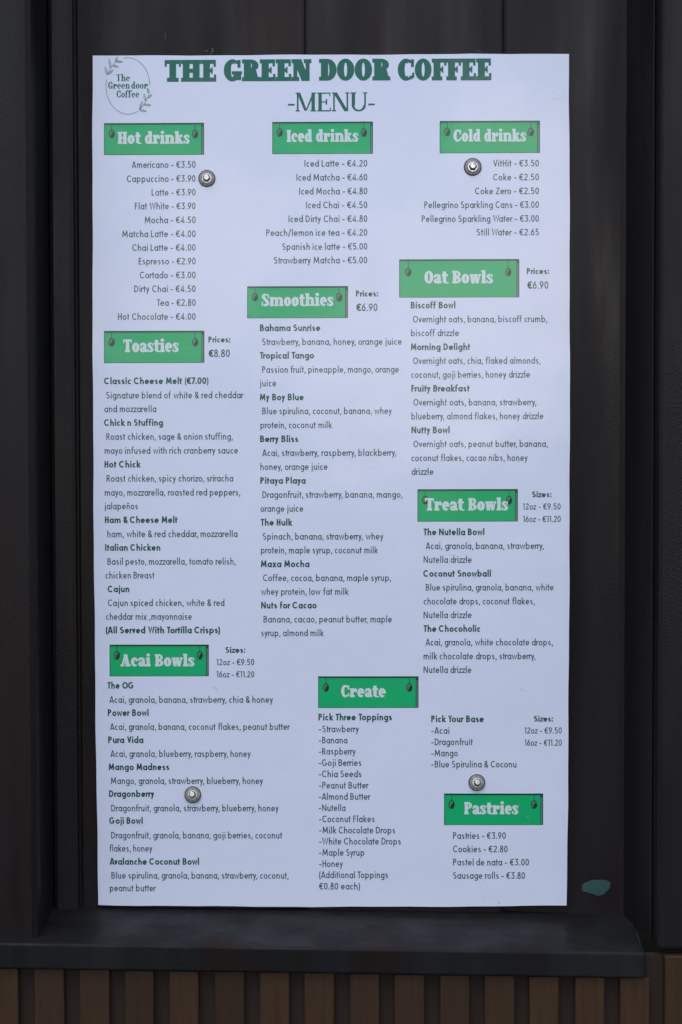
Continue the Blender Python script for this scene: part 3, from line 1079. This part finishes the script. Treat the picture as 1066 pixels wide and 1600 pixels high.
# ---------------------------------------------------------------- menu text: (text, x0, x1, baseline) as printed; a leading * is bold
SECTIONS = [
 ('hot drinks price list', [('Americano - €3.50',206.1,305.8,262.4),('Cappuccino - €3.90',198.5,305.6,284.3),('Latte - €3.90',237.1,305.7,305.6),
  ('Flat White - €3.90',210.9,305.7,327.1),('Mocha - €4.50',226.3,305.9,348.8),('Matcha Latte - €4.00',191.2,305.9,370.5),('Chai Latte - €4.00',206.8,305.9,392.0),
  ('Espresso - €2.90',216.8,305.9,413.3),('Cortado - €3.00',218.8,305.9,434.9),('Dirty Chai - €4.50',210.0,305.9,456.4),('Tea - €2.80',245.4,305.9,478.0),('Hot Chocolate - €4.00',184.6,305.9,499.8)]),
 ('iced drinks price list', [('Iced Latte - €4.20',475.9,574.1,260.5),('Iced Matcha - €4.60',463.4,574.1,282.2),('Iced Mocha - €4.80',467.8,574.1,303.8),('Iced Chai - €4.50',478.5,574.1,325.4),
  ('Iced Dirty Chai - €4.80',451.0,574.1,347.0),('Peach/lemon ice tea - €4.20',416.1,574.1,368.6),('Spanish ice latte - €5.00',441.0,574.1,390.3),('Strawberry Matcha - €5.00',428.0,574.1,411.7)]),
 ('cold drinks price list', [('VitHit - €3.50',770.8,842.2,260.2),('Coke - €2.50',770.8,842.2,281.9),('Coke Zero - €2.50',742.4,842.2,303.5),('Pellegrino Sparkling Cans - €3.00',663.1,842.2,325.1),
  ('Pellegrino Sparkling Water - €3.00',659.1,842.2,346.8),('Still Water - €2.65',745.0,842.2,367.9)]),
 ('toasties list', [('*Classic Cheese Melt |(|*€7.00|)',163.2,325.9,600.2),('Signature blend of white & red cheddar',166.1,380.2,622.6),('and mozzarella',163.2,244.4,644.0),
  ('*Chick n Stuffing',163.2,254.9,665.4),('Roast chicken, sage & onion stuffing,',166.3,363.9,687.2),('mayo infused with rich cranberry sauce',163.7,372.0,709.0),('*Hot Chick',163.4,219.3,730.6),
  ('Roast chicken, spicy chorizo, sriracha',166.8,364.6,752.6),('mayo, mozzarella, roasted red peppers,',163.9,375.6,774.5),('jalapeños',163.7,215.6,795.9),('*Ham & Cheese Melt',164.2,277.6,817.3),
  ('ham, white & red cheddar, mozzarella',167.8,371.2,839.3),('*Italian Chicken',164.4,250.8,860.6),('Basil pesto, mozzarella, tomato relish,',168.1,368.5,882.4),('chicken Breast',165.0,241.4,904.0),
  ('*Cajun',168.9,202.3,925.4),('Cajun spiced chicken, white & red',168.9,350.9,947.0),('cheddar mix ,mayonnaise',165.7,300.0,968.4),('*(All Served With Tortilla Crisps)',165.5,344.1,989.6)]),
 ('smoothies list', [('*Bahama Sunrise',406.3,500.7,517.3),('Strawberry, banana, honey, orange juice',409.8,627.8,539.0),('*Tropical Tango',406.3,491.0,560.4),('Passion fruit, pineapple, mango, orange',409.8,623.4,582.4),('juice',406.3,431.7,603.9),
  ('*My Boy Blue',406.2,474.8,625.6),('Blue spirulina, coconut, banana, whey',410.0,612.4,647.2),('protein, coconut milk',407.1,518.5,669.2),('*Berry Bliss',406.6,466.1,690.8),('Acai, strawberry, raspberry, blackberry,',410.0,619.3,712.5),
  ('honey, orange juice',407.1,512.0,734.3),('*Pitaya Playa',406.8,477.8,755.9),('Dragonfruit, strawberry, banana, mango,',410.2,629.0,777.8),('orange juice',407.3,474.1,799.7),('*The Hulk',407.6,456.3,821.3),
  ('Spinach, banana, strawberry, whey',410.7,599.3,843.2),('protein, maple syrup, coconut milk',407.8,590.2,864.7),('*Maxa Mocha',407.8,483.7,886.2),('Coffee, cocoa, banana, maple syrup,',411.2,611.2,908.0),
  ('whey protein, low fat milk',408.0,544.4,929.5),('*Nuts for Cacao',408.3,494.9,950.8),('Banana, cacao, peanut butter, maple',412.0,612.4,972.7),('syrup, almond milk',408.3,505.6,994.1)]),
 ('oat bowls list', [('*Biscoff Bowl',642.0,711.7,481.9),('Overnight oats, banana, biscoff crumb,',645.5,855.3,503.7),('biscoff drizzle',642.3,717.2,525.3),('*Morning Delight',642.0,734.8,547.0),('Overnight oats, chia, flaked almonds,',645.7,844.8,568.6),
  ('coconut, goji berries, honey drizzle',642.6,828.3,590.3),('*Fruity Breakfast',642.8,734.0,611.9),('Overnight oats, banana, strawberry,',646.1,838.1,633.6),('blueberry, almond flakes, honey drizzle',643.0,849.2,655.2),
  ('*Nutty Bowl',643.0,702.8,676.9),('Overnight oats, peanut butter, banana,',646.1,856.1,698.6),('coconut flakes, cacao nibs, honey',643.0,824.7,720.4),('drizzle',643.3,677.5,742.0)]),
 ('treat bowls list', [('*The Nutella Bowl',662.0,757.1,836.3),('Acai, granola, banana, strawberry,',665.4,849.8,858.0),('Nutella drizzle',662.0,737.1,879.6),('*Coconut Snowball',662.0,767.3,901.2),('Blue spirulina, granola, banana, white',665.4,865.1,922.8),
  ('chocolate drops, coconut flakes,',662.0,835.9,944.5),('Nutella drizzle',662.0,737.1,965.9),('*The Chocoholic',662.0,751.0,987.3),('Acai, granola, white chocolate drops,',665.1,864.1,1008.6),('milk chocolate drops, strawberry,',662.0,836.8,1030.2),('Nutella drizzle',662.0,736.6,1051.6)]),
 ('acai bowls list', [('*The OG',168.1,209.5,1076.1),('Acai, granola, banana, strawberry, chia & honey',171.3,426.8,1098.3),('*Power Bowl',168.7,232.5,1118.7),('Acai, granola, banana, coconut flakes, peanut butter',172.2,452.6,1140.6),
  ('*Pura Vida',169.3,224.2,1161.1),('Acai, granola, blueberry, raspberry, honey',172.9,392.0,1182.8),('*Mango Madness',170.0,264.7,1203.4),('Mango, granola, strawberry, blueberry, honey',173.5,411.1,1225.1),
  ('*Dragonberry',170.6,241.1,1245.3),('Dragonfruit, granola, strawberry, blueberry, honey',174.1,435.7,1267.8),('*Goji Bowl',171.3,223.3,1287.3),('Dragonfruit, granola, banana, goji berries, coconut',174.1,441.1,1310.2),
  ('flakes, honey',171.3,238.2,1330.7),('*Avalanche Coconut Bowl',171.6,311.3,1351.2),('Blue spirulina, granola, banana, strawberry, coconut,',174.4,451.0,1373.0),('peanut butter',171.9,243.3,1392.7)]),
 ('toppings list', [('*Pick Three Toppings',497.8,612.6,1125.6),('-Strawberry',498.2,561.0,1144.1),('-Banana',498.2,542.9,1161.6),('-Raspberry',498.2,556.0,1179.1),('-Goji Berries',498.2,564.8,1196.8),('-Chia Seeds',498.2,564.8,1214.4),
  ('-Peanut Butter',498.4,575.6,1232.1),('-Almond Butter',498.4,578.5,1249.7),('-Nutella',498.4,540.0,1267.3),('-Coconut Flakes',498.8,585.4,1284.7),('-Milk Chocolate Drops',498.8,617.5,1302.2),('-White Chocolate Drops',498.8,626.5,1319.6),
  ('-Maple Syrup',498.8,569.3,1337.1),('-Honey',498.8,535.9,1354.7),('(Additional Toppings',498.8,606.3,1372.1),('€0.80 each)',499.0,562.7,1389.8)]),
 ('base choices list', [('*Pick Your Base',674.0,756.1,1128.4),('-Acai',674.0,702.1,1146.6),('-Dragonfruit',674.0,738.8,1164.4),('-Mango',674.0,715.4,1181.9),('-Blue Spirulina & Coconu',674.0,807.0,1199.2)]),
 ('pastries price list', [('Pastries - €3.90',708.1,790.4,1310.8),('Cookies - €2.80',708.1,793.3,1331.7),('Pastel de nata - €3.00',708.1,826.7,1352.3),('Sausage rolls - €3.80',708.1,820.4,1373.1)])]
NOTES = [
 ('price note beside the toasties banner', [('*Prices:',325.9,360.2,535.2,9.4),('*€|8.80',326.6,359.3,557.8,11.6)]),
 ('price note beside the smoothies banner', [('*Prices:',556.3,591.0,463.3,9.4),('*€|6.90',557.3,590.0,486.0,11.8)]),
 ('price note beside the oat bowls banner', [('*Prices:',823.3,858.0,428.3,9.4),('*€|6.90',824.6,856.9,451.2,11.8)]),
 ('size and price note beside the treat bowls banner', [('*Sizes:',831.5,861.9,777.0,9.3),('12oz - €9.50',817.3,876.1,796.2,9.8),('16oz - €11.20',817.5,876.3,815.7,9.8)]),
 ('size and price note beside the acai bowls banner', [('*Sizes:',352.5,383.5,1020.1,9.3),('12oz - €9.50',338.8,397.4,1039.4,9.8),('16oz - €11.20',338.8,397.5,1058.4,9.8)]),
 ('size and price note right of the base choices', [('*Sizes:',834.2,864.2,1127.5,9.3),('12oz - €9.50',819.8,877.9,1146.2,9.8),('16oz - €11.20',820.0,877.9,1165.2,9.8)])]


def write(pr_l, pr_b, spec, x0, x1, y, cap=10.5):
    runs, wid = [], 0.0
    for piece in spec.split('|'):
        bold = piece.startswith('*')
        piece = piece[1:] if bold else piece
        st, wd = layout_sans(piece, .099 if bold else .068, bold)
        runs.append((bold, st, wid, wd))
        wid += wd + (.0 if piece.endswith(' ') else .1)
    wid -= .1
    u0, u1, v, sc = board_span(x0, x1, y)
    sx, sy = (u1 - u0) / wid, sc * cap
    for bold, st, off, wd in runs:
        pr = pr_b if bold else pr_l
        for j, quads in st:
            pr.strip([[(u0 + (px + off) * sx, v + py * sy) for px, py in q] for q in quads], j)


for lab, lines in SECTIONS:
    a, bolds = Print(), []
    for (s_, x0, x1, y) in lines:
        b_ = Print()
        write(a, b_, s_, x0, x1, y)
        if b_.v:
            bolds.append(b_)
    base_o = a.build('menu_text', M['ink'], None, lab + ' in thin green lettering')
    for b_ in bolds:
        b_.build('item_name', M['ink_bold'], base_o)
for lab, lines in NOTES:
    a, b_ = Print(), Print()
    for (s_, x0, x1, y, cap) in lines:
        write(a, b_, s_, x0, x1, y, cap)
    base_o = a.build('price_note', M['ink'], None, lab)
    b_.build('note_heading', M['ink_bold'], base_o)

# ---------------------------------------------------------------- wear on the laminate
def blob(pr, x, y, rx, ry, k=0, n=9):
    ph = random.uniform(0, 6)
    pts = []
    for i in range(n):
        a = 2 * math.pi * i / n
        r = 1 + .35 * math.sin(2 * a + ph) + random.uniform(-.15, .15)
        pts.append(onboard(x + rx * r * math.cos(a), y + ry * r * math.sin(a)))
    c_ = onboard(x, y)
    pr.strip([[pts[i], pts[(i + 1) % n], c_] for i in range(n)], k)


for (x, y, rx, ry) in ((779.5, 1392, .9, .5), (780, 1411, 1.6, .8), (777.5, 1409, .6, .9), (751, 1386, .6, .9), (762, 1385, .6, .4), (755, 1402, .8, 1.0), (763, 1403, .5, .8),
                       (757, 1404.5, .5, .4), (821, 1080, .7, 1.0), (612, 1140, .6, .6), (590, 1138.5, .9, .5), (288, 1413, .8, .4), (292, 1412.5, .5, .5), (150.5, 585, .7, .4),
                       (454, 183, .8, .5), (800, 960, .6, .4), (590, 1390, .6, .8), (838, 1255, .7, .6), (825, 1276, .6, 1.1), (812, 1258, .5, .9)):
    sc_ = Print(0.0002)
    blob(sc_, x, y, rx, ry)
    sc_.build('scuff_mark', M['dirt'])
for pts, wp in (([(561, 1205), (557, 1211), (552, 1219)], .7), ([(700, 866), (708, 867.5), (712, 866)], .5), ([(812, 1076), (818, 1079)], .6), ([(333, 1073), (338, 1076), (341, 1081)], .8)):
    sc_ = Print(0.0002)
    px_ribbon(sc_, pts, wp, 1)
    sc_.build('scuff_mark', M['dirt'])

for (x, y, rx, ry) in ((868, 151, 5, 4), (875, 146, 4, 5), (881, 156, 2, 3), (861, 156, 3, 1.6), (858, 166, 1.2, 1.8), (879, 141, 1.5, 2)):
    sc_ = Print(0.00018)
    blob(sc_, x, y, rx, ry, 0, 13)
    sc_.build('dried_splash', M['smear'])

# ---------------------------------------------------------------- bolts
def lathe(name, prof_, n, mat, parent, smooth=True, hexa=False):
    vs, fs = [], []
    for (r, y) in prof_:
        for i in range(n):
            a = 2 * math.pi * i / n
            vs.append((r * math.cos(a), y, r * math.sin(a)))
    for j in range(len(prof_) - 1):
        for i in range(n):
            fs.append((j * n + i, j * n + (i + 1) % n, (j + 1) * n + (i + 1) % n, (j + 1) * n + i))
    fs.append(tuple((len(prof_) - 1) * n + i for i in range(n)))
    return new_obj(name, mesh(name, vs, fs, smooth), mat, parent)


MMP = 0.00065
for (bx, by, rpx, tx, tz, rz, lab) in (
        (323.5, 279.0, 13.0, -3.0, -1.5, 10, 'steel hex bolt right of the second hot drinks price, upper left of the board'),
        (738.7, 261.0, 13.6, -4.0, 0.5, 4, 'steel hex bolt left of the first cold drinks price, upper right of the board'),
        (745.2, 1222.5, 12.9, -5.0, 5.0, 20, 'tilted steel hex bolt directly above the pastries banner, lower right of the board'),
        (301.4, 1241.4, 13.0, -5.0, -4.0, 33, 'tilted steel hex bolt amid the acai bowls list, lower left of the board')):
    u, v = onboard(bx, by)
    slope = math.atan(8 * BOW * v / BH ** 2)
    bolt = empty('hex_bolt', (u, bow(v) - .0001, v))
    tag(bolt, lab, 'bolt', 'bolts fixing the menu board')
    bolt.rotation_euler = (slope, 0, 0)
    r = rpx * MMP
    lathe('rubber_seal', [(r * 1.0, 0), (r * 1.02, -.0006), (r * 1.0, -.0012), (r * .86, -.0013)], 40, M['rubber'], bolt, smooth=False)
    lathe('washer', [(r * .91, -.0008), (r * .91, -.0013), (r * .885, -.0015), (r * .82, -.00158), (r * .74, -.00162), (r * .72, -.0019), (r * .62, -.00195), (r * .3, -.0020)], 48, M['steel'], bolt, smooth=False)
    h = lathe('flange', [(r * .58, -.0018), (r * .58, -.0024), (r * .56, -.0026), (r * .42, -.00265), (r * .3, -.00265)], 40, M['head'], bolt, smooth=False)
    h.rotation_euler = (R_(tx), 0, R_(tz))
    hx = lathe('hex_head', [(r * .50, -.0025), (r * .47, -.0046), (r * .40, -.0050), (r * .37, -.0050), (r * .2, -.0049)], 6, M['steel_dark'], bolt, smooth=False)
    hx.rotation_euler = (R_(tx), R_(rz), R_(tz))
    dm = lathe('head_dish', [(r * .36, -.0048), (r * .345, -.0053), (r * .24, -.00536), (r * .08, -.00538)], 28, M['head'], bolt)
    dm.rotation_euler = (R_(tx * 1.5), 0, R_(tz * 1.5))
